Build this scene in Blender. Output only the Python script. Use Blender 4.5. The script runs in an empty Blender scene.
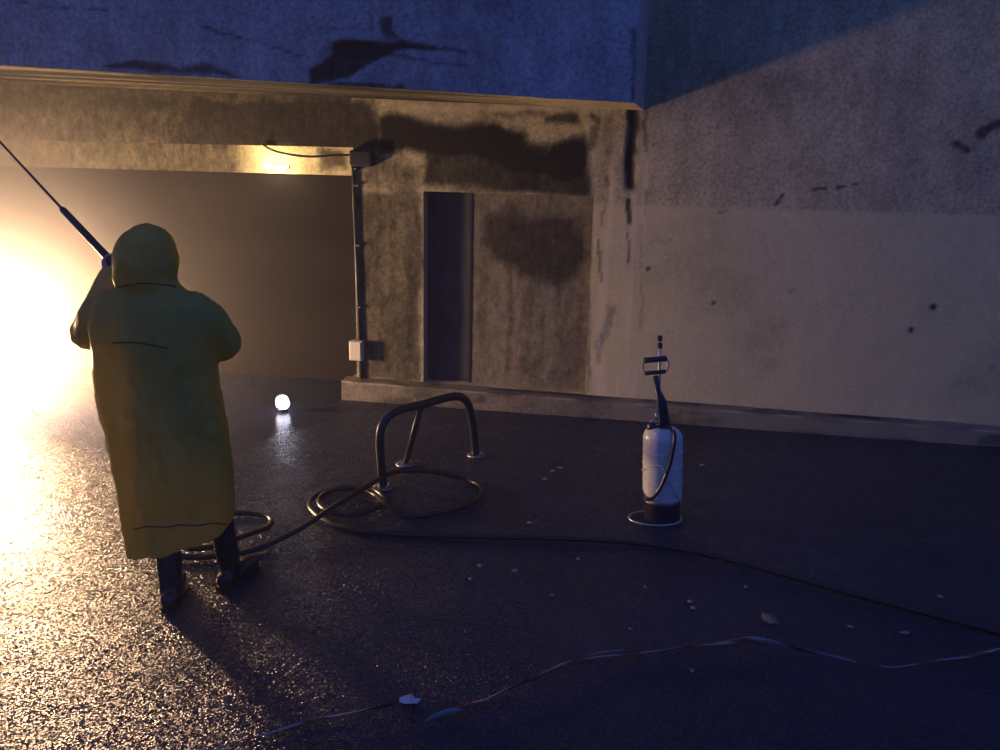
import bpy, bmesh, math, random
import numpy as np
from mathutils import Vector, Matrix
from mathutils.bvhtree import BVHTree

random.seed(7)
sc = bpy.context.scene
COL = sc.collection

# ------------------------------------------------------------------ camera
# world frame: X runs along the concrete wall, Y goes into it, kerb front edge at Y=0, ground at Z=0
F, PITCH, ROLL, H = 953.0, math.radians(14.0), 0.02, 2.12
_f = np.array([0, math.cos(PITCH), -math.sin(PITCH)])
_r0 = np.array([1.0, 0, 0]); _u0 = np.array([0, math.sin(PITCH), math.cos(PITCH)])
_r = _r0 * math.cos(ROLL) + _u0 * math.sin(ROLL)
_u = _u0 * math.cos(ROLL) - _r0 * math.sin(ROLL)
_c = np.array([0, 0, H])
YAW = math.radians(-10.459)
_A = np.array([-1.2905, 7.5502, 0.0])
_R = np.array([[math.cos(YAW), math.sin(YAW), 0], [-math.sin(YAW), math.cos(YAW), 0], [0, 0, 1.0]])
FW, RT, UP = _R @ _f, _R @ _r, _R @ _u
CAM = _R @ (_c - _A)
HF = _R @ np.array([0, 1.0, 0])            # horizontal viewing direction

def ray(px, py): return FW + RT * (px - 500) / F - UP * (py - 375) / F
def ground(px, py, z=0.0):
    d = ray(px, py); return Vector(CAM + d * (z - CAM[2]) / d[2])
def at(px, py, D):
    d = ray(px, py); return Vector(CAM + d * D / (d @ HF))
def on_y(px, py, y):
    d = ray(px, py); return Vector(CAM + d * (y - CAM[1]) / d[1])
def on_plane(px, py, p0, n):
    d = ray(px, py); n = np.array(n); return Vector(CAM + d * ((np.array(p0) - CAM) @ n) / (d @ n))
def pix(P):
    P = np.asarray(P, float); q = P - CAM
    k = q @ FW
    return 500 + F * (q @ RT) / k, 375 - F * (q @ UP) / k
def depth_of(p): return float((np.array(p) - CAM) @ HF)

cam_d = bpy.data.cameras.new('camera'); cam = bpy.data.objects.new('camera', cam_d); COL.objects.link(cam)
cam_d.sensor_width = 36.0; cam_d.lens = F / 1000 * 36.0; cam_d.clip_start = 0.05; cam_d.clip_end = 200
M = Matrix(((RT[0], UP[0], -FW[0], CAM[0]), (RT[1], UP[1], -FW[1], CAM[1]), (RT[2], UP[2], -FW[2], CAM[2]), (0, 0, 0, 1)))
cam.matrix_world = M
sc.camera = cam

# ------------------------------------------------------------------ world, light, exposure
wd = bpy.data.worlds.new('night_sky'); sc.world = wd; wd.use_nodes = True
bg = wd.node_tree.nodes['Background']
bg.inputs['Color'].default_value = (0.055, 0.120, 0.52, 1); bg.inputs['Strength'].default_value = 0.74
LAMP = on_y(-26, 350, -1.20)         # centre of the globe work light at the left
LAMP_R, LAMP_L = .17, 860.0                # its radius and radiance
sc.view_settings.view_transform = 'Standard'; sc.view_settings.look = 'None'
sc.view_settings.exposure = 0.0; sc.view_settings.gamma = 1.0
sc.view_settings.use_curve_mapping = False

# ------------------------------------------------------------------ helpers
def vhash(ix, iy, seed):
    h = (ix.astype(np.int64) * 374761393 + iy.astype(np.int64) * 668265263 + seed * 974634777) & 0xFFFFFFFF
    h = ((h ^ (h >> 13)) * 1274126177) & 0xFFFFFFFF
    h = h ^ (h >> 16)
    return (h & 0xFFFF) / 65535.0
def vnoise(x, y, seed=0):
    ix, iy = np.floor(x), np.floor(y); fx, fy = x - ix, y - iy
    fx = fx * fx * (3 - 2 * fx); fy = fy * fy * (3 - 2 * fy)
    a, b = vhash(ix, iy, seed), vhash(ix + 1, iy, seed)
    c, d = vhash(ix, iy + 1, seed), vhash(ix + 1, iy + 1, seed)
    return (a * (1 - fx) + b * fx) * (1 - fy) + (c * (1 - fx) + d * fx) * fy
def fbm(x, y, seed=0, oct=4):
    v = 0; a = 0.5; t = 0
    for o in range(oct):
        v = v + a * vnoise(x * 2 ** o, y * 2 ** o, seed + o * 17); t += a; a *= 0.5
    return v / t                                     # 0..1
def sstep(a, b, x):
    t = np.clip((x - a) / (b - a), 0, 1); return t * t * (3 - 2 * t)
def poly_mask(X, Y, pts, feather=0.03, warp=0.03, wscale=6.0, seed=1):
    """soft inside test of a polygon, edge roughened by noise; returns 0..1"""
    wx = X + warp * 2 * (fbm(X * wscale, Y * wscale, seed) - .5)
    wy = Y + warp * 2 * (fbm(X * wscale + 31, Y * wscale + 7, seed + 5) - .5)
    P = np.array(pts, float); n = len(P)
    inside = np.zeros(X.shape, bool); dist = np.full(X.shape, 1e9)
    for i in range(n):
        (x0, y0), (x1, y1) = P[i], P[(i + 1) % n]
        if abs(y1 - y0) > 1e-9:
            c = ((y0 > wy) != (y1 > wy)) & (wx < (x1 - x0) * (wy - y0) / (y1 - y0) + x0)
            inside ^= c
        ex, ey = x1 - x0, y1 - y0; L = ex * ex + ey * ey + 1e-12
        t = np.clip(((wx - x0) * ex + (wy - y0) * ey) / L, 0, 1)
        dist = np.minimum(dist, np.hypot(wx - x0 - t * ex, wy - y0 - t * ey))
    sd = np.where(inside, dist, -dist)
    return sstep(-feather, feather, sd)
def line_mask(X, Y, pts, width, feather=0.01, warp=0.02, wscale=8.0, seed=1):
    wx = X + warp * 2 * (fbm(X * wscale, Y * wscale, seed) - .5)
    wy = Y + warp * 2 * (fbm(X * wscale + 31, Y * wscale + 7, seed + 5) - .5)
    dist = np.full(X.shape, 1e9)
    for (x0, y0), (x1, y1) in zip(pts[:-1], pts[1:]):
        ex, ey = x1 - x0, y1 - y0; L = ex * ex + ey * ey + 1e-12
        t = np.clip(((wx - x0) * ex + (wy - y0) * ey) / L, 0, 1)
        dist = np.minimum(dist, np.hypot(wx - x0 - t * ex, wy - y0 - t * ey))
    return 1 - sstep(width - feather, width + feather, dist)

def tag(o, label=None, cat=None, group=None, kind=None):
    if label: o['label'] = label
    if cat: o['category'] = cat
    if group: o['group'] = group
    if kind: o['kind'] = kind
    return o
def link(name, me, mat=None, parent=None):
    o = bpy.data.objects.new(name, me); COL.objects.link(o)
    if mat is not None and me is not None and len(me.materials) == 0:
        for m in (mat if isinstance(mat, (list, tuple)) else [mat]): me.materials.append(m)
    if parent is not None:
        o.parent = parent
        o.matrix_parent_inverse = Matrix.Translation(-parent.location)
    return o
def empty(name, loc):
    o = bpy.data.objects.new(name, None); COL.objects.link(o); o.location = loc; o.empty_display_size = .1
    return o
def from_bm(name, bm, mat, parent=None, smooth=True):
    me = bpy.data.meshes.new(name); bmesh.ops.recalc_face_normals(bm, faces=bm.faces); bm.to_mesh(me); bm.free()
    if smooth: me.polygons.foreach_set('use_smooth', [True] * len(me.polygons))
    return link(name, me, mat, parent)
def add_box(bm, lo, hi, bevel=0.0):
    ret = bmesh.ops.create_cube(bm, size=1.0)
    vs = ret['verts']; lo, hi = Vector(lo), Vector(hi)
    for v in vs: v.co = Vector(((v.co.x + .5) * (hi.x - lo.x) + lo.x, (v.co.y + .5) * (hi.y - lo.y) + lo.y, (v.co.z + .5) * (hi.z - lo.z) + lo.z))
    if bevel > 0:
        es = list({e for v in vs for e in v.link_edges})
        bmesh.ops.bevel(bm, geom=es, offset=bevel, segments=2, affect='EDGES', profile=.5)
def catmull(pts, n=10, closed=False):
    P = [Vector(p) for p in pts]; out = []
    for i in range(len(P) - 1):
        p0 = P[max(i - 1, 0)]; p1, p2 = P[i], P[i + 1]; p3 = P[min(i + 2, len(P) - 1)]
        for k in range(n):
            t = k / n
            out.append(.5 * ((2 * p1) + (p2 - p0) * t + (2 * p0 - 5 * p1 + 4 * p2 - p3) * t * t + (-p0 + 3 * p1 - 3 * p2 + p3) * t ** 3))
    out.append(P[-1]); return out
def add_tube(bm, pts, rad, seg=10, cap=True):
    """tube along pts; rad is a number or a list"""
    P = [Vector(p) for p in pts]; n = len(P)
    R = list(rad) if hasattr(rad, '__len__') else [rad] * n
    T = []
    for i in range(n):
        t = P[min(i + 1, n - 1)] - P[max(i - 1, 0)]
        T.append(t.normalized() if t.length > 1e-9 else Vector((0, 0, 1)))
    ref = Vector((0, 0, 1)) if abs(T[0].z) < .9 else Vector((1, 0, 0))
    nrm = (ref - T[0] * ref.dot(T[0])).normalized(); rings = []
    for i in range(n):
        nrm = (nrm - T[i] * nrm.dot(T[i])).normalized(); b = T[i].cross(nrm)
        rings.append([bm.verts.new(P[i] + (nrm * math.cos(a) + b * math.sin(a)) * R[i]) for a in (2 * math.pi * k / seg for k in range(seg))])
    for i in range(n - 1):
        for k in range(seg):
            bm.faces.new((rings[i][k], rings[i][(k + 1) % seg], rings[i + 1][(k + 1) % seg], rings[i + 1][k]))
    if cap:
        bm.faces.new(rings[0][::-1]); bm.faces.new(rings[-1])
def tube(name, pts, rad, mat, parent=None, seg=10):
    bm = bmesh.new(); add_tube(bm, pts, rad, seg); return from_bm(name, bm, mat, parent)
def add_lathe(bm, prof, center, seg=32, sx=1.0, sy=1.0, lean=Vector((0, 0, 0))):
    c = Vector(center); rings = []
    for r, z in prof:
        rings.append([bm.verts.new(c + lean * z + Vector((r * sx * math.cos(2 * math.pi * k / seg), r * sy * math.sin(2 * math.pi * k / seg), z))) for k in range(seg)])
    for i in range(len(rings) - 1):
        for k in range(seg):
            bm.faces.new((rings[i][k], rings[i][(k + 1) % seg], rings[i + 1][(k + 1) % seg], rings[i + 1][k]))
    bm.faces.new(rings[0][::-1]); bm.faces.new(rings[-1])
def add_ball(bm, c, r, sub=2, scale=(1, 1, 1)):
    ret = bmesh.ops.create_icosphere(bm, subdivisions=sub, radius=r)
    for v in ret['verts']: v.co = Vector((v.co.x * scale[0], v.co.y * scale[1], v.co.z * scale[2])) + Vector(c)
def add_chain(bm, pts, rad, seg=14):
    """rounded, tapered limb used before a voxel union"""
    for i in range(len(pts) - 1):
        a, b = Vector(pts[i]), Vector(pts[i + 1])
        add_tube(bm, [a, b], [rad[i], rad[i + 1]], seg)
    for p, r in zip(pts, rad): add_ball(bm, p, r, 2)
def voxel_union(bm, voxel, smooth=4, factor=.5):
    me = bpy.data.meshes.new('tmp'); bmesh.ops.recalc_face_normals(bm, faces=bm.faces); bm.to_mesh(me); bm.free()
    o = bpy.data.objects.new('tmp', me); COL.objects.link(o)
    m = o.modifiers.new('r', 'REMESH'); m.mode = 'VOXEL'; m.voxel_size = voxel
    if smooth:
        s = o.modifiers.new('s', 'SMOOTH'); s.iterations = smooth; s.factor = factor
    dg = bpy.context.evaluated_depsgraph_get()
    out = bpy.data.meshes.new_from_object(o.evaluated_get(dg))
    bpy.data.objects.remove(o); bpy.data.meshes.remove(me)
    out.polygons.foreach_set('use_smooth', [True] * len(out.polygons))
    return out

# ------------------------------------------------------------------ materials
class NT:
    def __init__(s, name):
        s.m = bpy.data.materials.new(name); s.m.use_nodes = True; s.t = s.m.node_tree
        s.b = s.t.nodes['Principled BSDF']; s.out = s.t.nodes['Material Output']
    def n(s, typ, **kw):
        nd = s.t.nodes.new(typ)
        for k, v in kw.items():
            if k in nd.inputs.keys() if isinstance(k, str) else False: s.set(nd, k, v)
            else: setattr(nd, k, v)
        return nd
    def set(s, nd, key, v):
        if isinstance(v, bpy.types.NodeSocket): s.t.links.new(v, nd.inputs[key])
        else: nd.inputs[key].default_value = v
    def noise(s, scale, detail=4, rough=.55, vec=None):
        nd = s.t.nodes.new('ShaderNodeTexNoise'); nd.inputs['Scale'].default_value = scale
        nd.inputs['Detail'].default_value = detail; nd.inputs['Roughness'].default_value = rough
        if vec is not None: s.t.links.new(vec, nd.inputs['Vector'])
        return nd.outputs['Fac']
    def coord(s, scale=(1, 1, 1)):
        c = s.t.nodes.new('ShaderNodeNewGeometry'); m = s.t.nodes.new('ShaderNodeMapping')
        m.inputs['Scale'].default_value = scale
        s.t.links.new(c.outputs['Position'], m.inputs['Vector']); return m.outputs['Vector']
    def ramp(s, fac, stops):
        r = s.t.nodes.new('ShaderNodeValToRGB'); e = r.color_ramp.elements
        e[0].position, e[0].color = stops[0][0], stops[0][1]; e[1].position, e[1].color = stops[-1][0], stops[-1][1]
        for p, c in stops[1:-1]:
            k = e.new(p); k.color = c
        s.t.links.new(fac, r.inputs['Fac']); return r.outputs['Color']
    def mix(s, fac, a, b, blend='MIX'):
        nd = s.t.nodes.new('ShaderNodeMix'); nd.data_type = 'RGBA'; nd.blend_type = blend
        for k, v in ((0, fac), (6, a), (7, b)):
            if isinstance(v, bpy.types.NodeSocket): s.t.links.new(v, nd.inputs[k])
            else: nd.inputs[k].default_value = v
        return nd.outputs[2]
    def math(s, op, a, b=0.0, clamp=False):
        nd = s.t.nodes.new('ShaderNodeMath'); nd.operation = op; nd.use_clamp = clamp
        for k, v in ((0, a), (1, b)):
            if isinstance(v, bpy.types.NodeSocket): s.t.links.new(v, nd.inputs[k])
            else: nd.inputs[k].default_value = v
        return nd.outputs[0]
    def attr(s, name):
        a = s.t.nodes.new('ShaderNodeAttribute'); a.attribute_name = name; return a.outputs['Fac']
    def bump(s, h, strength=.3, dist=.01, normal=None):
        b = s.t.nodes.new('ShaderNodeBump'); b.inputs['Strength'].default_value = strength; b.inputs['Distance'].default_value = dist
        s.t.links.new(h, b.inputs['Height'])
        if normal is not None: s.t.links.new(normal, b.inputs['Normal'])
        return b.outputs['Normal']
    def p(s, **kw):
        for k, v in kw.items(): s.set(s.b, k.replace('_', ' '), v)
        return s

def g(v, a=1): return (v, v, v, a)
def simple(name, col, rough=.5, metal=0.0, var=.15, scale=30, bump=0.0, **kw):
    t = NT(name); f = t.noise(scale)
    c0 = tuple(x * (1 - var) for x in col) + (1,); c1 = tuple(min(1, x * (1 + var)) for x in col) + (1,)
    t.p(Base_Color=t.ramp(f, [(.3, c0), (.7, c1)]), Roughness=rough, Metallic=metal, **kw)
    if bump: t.p(Normal=t.bump(t.noise(scale * 4), bump, .004))
    return t.m

def concrete(name, base, rough=.8, board=True):
    """concrete with per-vertex soot / pale / washed marks"""
    t = NT(name)
    big = t.noise(1.3, 5, .6, t.coord()); fine = t.noise(38, 5, .72, t.coord()); streak = t.noise(3.5, 5, .65, t.coord((3.0, 3.0, .35)))
    d = tuple(x * .72 for x in base) + (1,); l = tuple(min(1, x * 1.18) for x in base) + (1,)
    c = t.ramp(big, [(.30, d), (.70, l)])
    c = t.mix(.35, c, t.ramp(streak, [(.35, d), (.65, l)]))
    c = t.mix(.55, c, t.ramp(fine, [(.32, g(.15)), (.68, g(.85))]), 'OVERLAY')
    c = t.mix(.35, c, t.ramp(t.noise(7, 6, .7, t.coord((1, 1, .7))), [(.32, g(.2)), (.68, g(.8))]), 'OVERLAY')
    c = t.mix(t.attr('lighter'), c, (min(1, base[0] * 1.5), min(1, base[1] * 1.50), min(1, base[2] * 1.30), 1))
    c = t.mix(t.attr('pale'), c, (.64, .58, .42, 1))
    a = t.attr('soot_shade'); rag = t.noise(16, 6, .72, t.coord((1, 1, .6)))  # real soot plus darkening painted against the lamp's light
    edge = t.math('MULTIPLY', t.math('MULTIPLY', a, t.math('SUBTRACT', 1.0, a)), t.math('MULTIPLY', t.math('SUBTRACT', rag, .5), 5.0))
    a = t.math('ADD', a, edge, True)
    c = t.mix(a, c, t.ramp(fine, [(.3, (.003, .003, .004, 1)), (.8, (.012, .011, .011, 1))]))
    t.p(Base_Color=c, Roughness=rough, Specular_IOR_Level=.2)
    hb = t.mix(.5, t.noise(22, 4, .6, t.coord()), t.noise(120, 2, .5, t.coord()))
    t.p(Normal=t.bump(hb, .45, .012))
    return t.m

MAT = {}
MAT['wall'] = concrete('weathered_concrete', (.44, .40, .26))
MAT['fascia'] = concrete('fascia_concrete', (.42, .41, .40))
MAT['panel'] = concrete('stained_infill', (.24, .215, .165))
MAT['kerb'] = concrete('kerb_concrete', (.17, .155, .125))

def asphalt():
    t = NT('wet_asphalt')
    v = t.t.nodes.new('ShaderNodeTexVoronoi'); v.inputs['Scale'].default_value = 110; t.t.links.new(t.coord(), v.inputs['Vector'])
    v2 = t.t.nodes.new('ShaderNodeTexVoronoi'); v2.inputs['Scale'].default_value = 30; t.t.links.new(t.coord(), v2.inputs['Vector'])
    big = t.noise(.8, 5, .6, t.coord()); mid = t.noise(9, 4, .6, t.coord())
    c = t.ramp(big, [(.3, (.010, .016, .042, 1)), (.7, (.024, .033, .078, 1))])
    c = t.mix(.35, c, t.ramp(v.outputs['Color'], [(.1, g(.004)), (.9, g(.05))]))
    t.p(Base_Color=c, Specular_IOR_Level=.17)
    rgh = t.ramp(t.noise(2.2, 5, .65, t.coord()), [(.35, g(.20)), (.65, g(.40))])
    t.p(Roughness=t.mix(t.attr('puddle'), rgh, g(.2)))
    h = t.mix(.18, v.outputs['Distance'], v2.outputs['Distance'])
    h = t.mix(.12, h, mid)
    b = t.t.nodes.new('ShaderNodeBump'); b.inputs['Distance'].default_value = .011
    t.t.links.new(h, b.inputs['Height'])
    t.t.links.new(t.math('MULTIPLY', t.math('SUBTRACT', 1.0, t.attr('puddle')), .5), b.inputs['Strength'])
    # each wet stone of the aggregate faces its own way
    st = t.t.nodes.new('ShaderNodeTexVoronoi'); st.inputs['Scale'].default_value = 130; t.t.links.new(t.coord(), st.inputs['Vector'])
    def vm(op, a, b=None, scale=None):
        nd = t.t.nodes.new('ShaderNodeVectorMath'); nd.operation = op
        for k, v in ((0, a), (1, b)):
            if v is None: continue
            if isinstance(v, bpy.types.NodeSocket): t.t.links.new(v, nd.inputs[k])
            else: nd.inputs[k].default_value = v
        if scale is not None: t.t.links.new(scale, nd.inputs['Scale']) if isinstance(scale, bpy.types.NodeSocket) else setattr(nd.inputs['Scale'], 'default_value', scale)
        return nd.outputs[0]
    tilt = vm('SCALE', vm('SUBTRACT', st.outputs['Color'], (.5, .5, .5)), None, t.math('MULTIPLY', t.math('SUBTRACT', 1.0, t.attr('puddle')), .75))
    t.p(Normal=vm('NORMALIZE', vm('ADD', b.outputs['Normal'], tilt)))
    return t.m
MAT['asphalt'] = asphalt()
MAT['dark_door'] = simple('sooted_steel', (.007, .006, .007), .75, 0, .5, 3, .1, Specular_IOR_Level=.15)
MAT['black_plastic'] = simple('black_plastic', (.012, .012, .015), .4)
MAT['navy_plastic'] = simple('navy_plastic', (.012, .014, .035), .4)
MAT['rubber'] = simple('black_rubber', (.010, .010, .012), .28, bump=.1)
MAT['galv'] = simple('galvanised_steel', (.30, .30, .31), .4, .8, .25, 40)
MAT['dark_steel'] = simple('painted_dark_steel', (.035, .035, .045), .38, .55, .35, 25, .1)
MAT['box_grey'] = simple('box_grey', (.55, .52, .45), .5)
MAT['conduit'] = simple('conduit_grey', (.10, .10, .09), .45, .2)
MAT['tank'] = simple('cream_plastic', (.70, .66, .56), .30, 0, .05, 12)
MAT['ringwire'] = simple('bright_wire', (.70, .68, .62), .3, .7)
MAT['chrome'] = simple('chrome', (.75, .75, .75), .15, 1.0, .05)
MAT['brass'] = simple('pale_brass', (.70, .62, .45), .3, .6)
MAT['boot'] = simple('rubber_boot', (.012, .013, .018), .22, 0, .2, 20, .1)
MAT['trousers'] = simple('dark_trousers', (.014, .016, .028), .8, 0, .3, 60, .3)
MAT['skin'] = simple('skin', (.45, .27, .19), .5, 0, .08)
MAT['paper'] = simple('wet_paper', (.60, .60, .58), .5)
MAT['chip'] = simple('pale_chip', (.28, .27, .24), .5)
MAT['leaf'] = simple('dull_leaf', (.16, .15, .11), .5)

def coat_mat():
    t = NT('olive_raincoat')
    f = t.noise(5, 4, .6, t.coord()); w = t.noise(7, 4, .6, t.coord((1.0, 1.0, .35)))
    c = t.ramp(f, [(.3, (.52, .41, .06, 1)), (.7, (.66, .52, .09, 1))])
    t.p(Base_Color=c, Roughness=.38, Normal=t.bump(w, .5, .03))
    tr = t.t.nodes.new('ShaderNodeBsdfTranslucent'); tr.inputs['Color'].default_value = (.70, .56, .09, 1)
    mx = t.t.nodes.new('ShaderNodeMixShader'); mx.inputs[0].default_value = .42
    t.t.links.new(t.b.outputs[0], mx.inputs[1]); t.t.links.new(tr.outputs[0], mx.inputs[2])
    t.t.links.new(mx.outputs[0], t.out.inputs['Surface']); return t.m
MAT['coat'] = coat_mat()
def emis(name, col, s):
    t = NT(name); t.p(Base_Color=col + (1,), Emission_Color=col + (1,), Emission_Strength=s); return t.m
MAT['bulb'] = emis('twin_bulb', (1.0, .80, .42), 25.0)
MAT['led'] = emis('white_led', (.80, .82, 1.0), 7.0)
def tape_mat():
    t = NT('barrier_tape'); a = t.attr('stripe')
    w = t.math('SINE', t.math('MULTIPLY', a, 2 * math.pi / .26))
    c = t.ramp(w, [(.35, (.24, .23, .24, 1)), (.40, (.15, .025, .02, 1))])
    t.p(Base_Color=c, Roughness=.35); return t.m
MAT['tape'] = tape_mat()

# ------------------------------------------------------------------ grids with marks
def grid(name, us, vs, P, mat, marks=None, hole=None, disp=None, parent=None):
    us, vs = np.array(us), np.array(vs); U, V = np.meshgrid(us, vs)
    X, Y, Z = P(U, V)
    if disp is not None:
        dx, dy, dz = disp(U, V); X, Y, Z = X + dx, Y + dy, Z + dz
    co = np.stack([X, Y, Z], -1).reshape(-1, 3); nu, nv = len(us), len(vs)
    i = np.arange(nu - 1)[None, :] + nu * np.arange(nv - 1)[:, None]
    fa = np.stack([i, i + 1, i + 1 + nu, i + nu], -1)
    if hole is not None:
        uc = (us[:-1] + us[1:]) / 2; vc = (vs[:-1] + vs[1:]) / 2; UC, VC = np.meshgrid(uc, vc)
        fa = fa[~hole(UC, VC)]
    fa = fa.reshape(-1, 4)
    me = bpy.data.meshes.new(name)
    me.from_pydata(co.tolist(), [], fa.tolist()); me.update()
    for k in ('soot_shade', 'pale', 'lighter', 'puddle'):
        if marks and k in marks:
            at_ = me.attributes.new(k, 'FLOAT', 'POINT'); at_.data.foreach_set('value', np.clip(marks[k](U, V), 0, 1).ravel().astype(np.float32))
    me.polygons.foreach_set('use_smooth', [True] * len(me.polygons))
    return link(name, me, mat, parent)
def lines(breaks, step):
    out = []
    for a, b in zip(breaks[:-1], breaks[1:]):
        n = max(1, int(round((b - a) / step))); out += list(np.linspace(a, b, n + 1)[:-1])
    return out + [breaks[-1]]

# ------------------------------------------------------------------ setting
WY = 0.14                                     # wall face
JAMB = float(on_y(355, 250, WY).x)            # right edge of the big opening
N0, N1 = float(on_y(423.5, 300, WY).x), float(on_y(589, 300, WY).x)   # shallow doorway
NZ0, NZ1 = .155, 1.70
BEAMZ = 2.02
FX = 2.30                                     # right end of the overhanging slab
def soffit_z(s): return 2.335 + (2.25 - s) * .027

def puddle(U, V):
    return .9 * poly_mask(U, V, [(ground(*p).x, ground(*p).y) for p in ((225, 385), (345, 388), (335, 408), (300, 425), (265, 440), (225, 430), (205, 405))], .10, .22, 3, 4) \
        + .3 * sstep(.56, .70, fbm(U * 1.4 + 3, V * 1.4, 9))
floor = grid('floor', lines([-14, -5, 5.5, 14], .12), lines([-16, -7.5, 1.4], .12),
             lambda U, V: (U, V, 0 * U), MAT['asphalt'], {'puddle': puddle},
             disp=lambda U, V: (0, 0, .012 * (fbm(U * .9, V * .9, 3) - .75) * (V < -.15)))
tag(floor, 'dark wet rough asphalt ground in front of the concrete wall', None, None, 'structure')

def W(*pts): return [(on_y(px, py, WY).x, on_y(px, py, WY).z) for px, py in pts]
def wall_soot_shade(U, V):
    s = .99 * poly_mask(U, V, W((376, 118), (405, 116), (440, 126), (480, 122), (520, 126), (528, 140), (548, 147), (562, 136), (582, 130), (590, 150), (588, 176), (560, 184), (520, 176), (470, 160), (425, 155), (378, 150)), .05, .07, 5, 2)
    s = np.maximum(s, .96 * poly_mask(U, V, W((425, 140), (592, 140), (589, 199), (423, 187)), .05, .05, 6, 3) * (.92 + .10 * fbm(U * 6, V * 3, 8)))
    s = np.maximum(s, .9 * poly_mask(U, V, W((545, 113), (582, 111), (584, 124), (560, 124), (545, 120)), .03, .05, 8, 4))
    s = np.maximum(s, .62 * poly_mask(U, V, W((480, 112), (545, 112), (545, 117), (480, 117)), .03, .04, 9, 6))
    s = np.maximum(s, .96 * poly_mask(U, V, W((195, 92), (250, 96), (376, 102), (390, 154), (160, 146)), .06, .08, 3, 7) * (.97 + .05 * fbm(U * 2, V * 8, 12)))
    s = np.maximum(s, .75 * poly_mask(U, V, W((356, 152), (425, 155), (420, 200), (357, 190)), .16, .10, 4, 10))
    s = np.maximum(s, .88 * poly_mask(U, V, W((356, 190), (422, 190), (422, 385), (358, 383)), .05, .05, 4, 11) * (.74 + .34 * fbm(U * 9, V * 2, 15)))
    s = np.maximum(s, .95 * (U < JAMB) * (.84 + .2 * fbm(U * 2, V * 6, 16)))  # left beam darkened in colour to hold down the nearby lamp's light
    # black run at the joint and its smaller neighbours
    for k, (pts, w, a) in enumerate([(((632, 106), (633, 130), (631, 158), (631, 186)), .044, .99), (((628, 200), (629, 222)), .019, .9), (((628, 232), (628, 262)), .009, .7),
                                     (((600, 240), (601, 280)), .010, .62), (((604, 205), (603, 225)), .010, .45), (((592, 200), (591, 250)), .012, .4), (((589, 200), (588, 392)), .014, .55),
                                     (((645, 110), (646, 150)), .014, .55), (((646, 190), (645, 215)), .012, .45), (((610, 118), (608, 150)), .03, .42), (((595, 128), (592, 145)), .03, .7), (((592, 115), (597, 119)), .03, .8),
                                     (((606, 178), (608, 186)), .018, .6), (((611, 308), (600, 345)), .035, .40), (((604, 330), (598, 362)), .022, .42), (((643, 225), (641, 330)), .012, .28),
                                     (((775, 206), (784, 194)), .012, .75), (((812, 191), (826, 189)), .010, .8), (((836, 188), (846, 186)), .012, .85), (((850, 185), (860, 183)), .006, .6),
                                     (((957, 144), (968, 149)), .025, .8), (((982, 133), (1002, 122)), .035, .85), (((720, 212), (727, 211)), .008, .6), (((660, 243), (675, 238)), .006, .4)]):
        s = np.maximum(s, a * line_mask(U, V, W(*pts), w, w * .6, .025, 9, 20 + k))
    for k, (px, py, r, a) in enumerate([(648, 268, .022, .95), (714, 303, .020, .75), (911, 330, .024, .95), (933, 307, .026, .95), (791, 291, .018, .45), (752, 241, .012, .4), (992, 366, .03, .4), (545, 300, .0, 0)]):
        if r: s = np.maximum(s, a * (1 - sstep(r * .6, r * 1.2, np.hypot(U - W((px, py))[0][0], V - W((px, py))[0][1]))))
    s = np.maximum(s, .22 * sstep(.55, .8, fbm(U * 1.2, V * 1.6, 40)))
    return s
def wall_pale(U, V):
    p = .85 * (U > N1 - .05) * (1 - sstep(2.32, 2.55, U)) * sstep(.45, .75, vnoise(U * 30, V * 1.2, 50)) * (1 - sstep(1.75, 2.2, V))
    p = p + .5 * line_mask(U, V, W((626, 235), (626, 390)), .03, .02, .01, 6, 52) + .4 * line_mask(U, V, W((593, 330), (612, 330)), .02, .01, .004, 6, 53)
    p = p + .5 * poly_mask(U, V, W((400, 104), (610, 108), (610, 112), (400, 112)), .03, .03, 7, 54)
    p = p + .35 * line_mask(U, V, W((420, 200), (419, 380)), .05, .04, .03, 5, 55) * fbm(U * 20, V * 3, 56)
    p = p + .25 * (fbm(U * 40, V * 40, 57, 2) > .88)
    return p
def wall_lighter(U, V):
    return .62 * (U > N1) * (1 - sstep(1.645, 1.665, V + .01 * (fbm(U * 2, V * 0, 60) - .5)))  # lighter tone below the horizontal joint, right of the doorway
ZT = 4.6
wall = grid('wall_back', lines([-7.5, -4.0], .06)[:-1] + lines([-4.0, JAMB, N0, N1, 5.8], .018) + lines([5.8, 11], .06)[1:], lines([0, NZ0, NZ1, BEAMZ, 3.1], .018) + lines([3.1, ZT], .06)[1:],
            lambda U, V: (U, WY + 0 * U, V), MAT['wall'], {'soot_shade': wall_soot_shade, 'pale': wall_pale, 'lighter': wall_lighter},
            hole=lambda U, V: ((U < JAMB) & (V < BEAMZ)) | ((U > N0) & (U < N1) & (V > NZ0) & (V < NZ1)),
            disp=lambda U, V: (0, -.008 * fbm(U * 3, V * 3, 70) + .014 * line_mask(U, V, [(2.24, 2.4), (2.24, 1.8)], .03, .02, .03, 6, 71) + .006 * line_mask(U, V, [(N1, 1.66), (11, 1.66)], .008, .008, 0, 6, 1), 0))
tag(wall, 'stained bare concrete wall with dark runs and formwork joints', None, None, 'structure')

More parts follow.
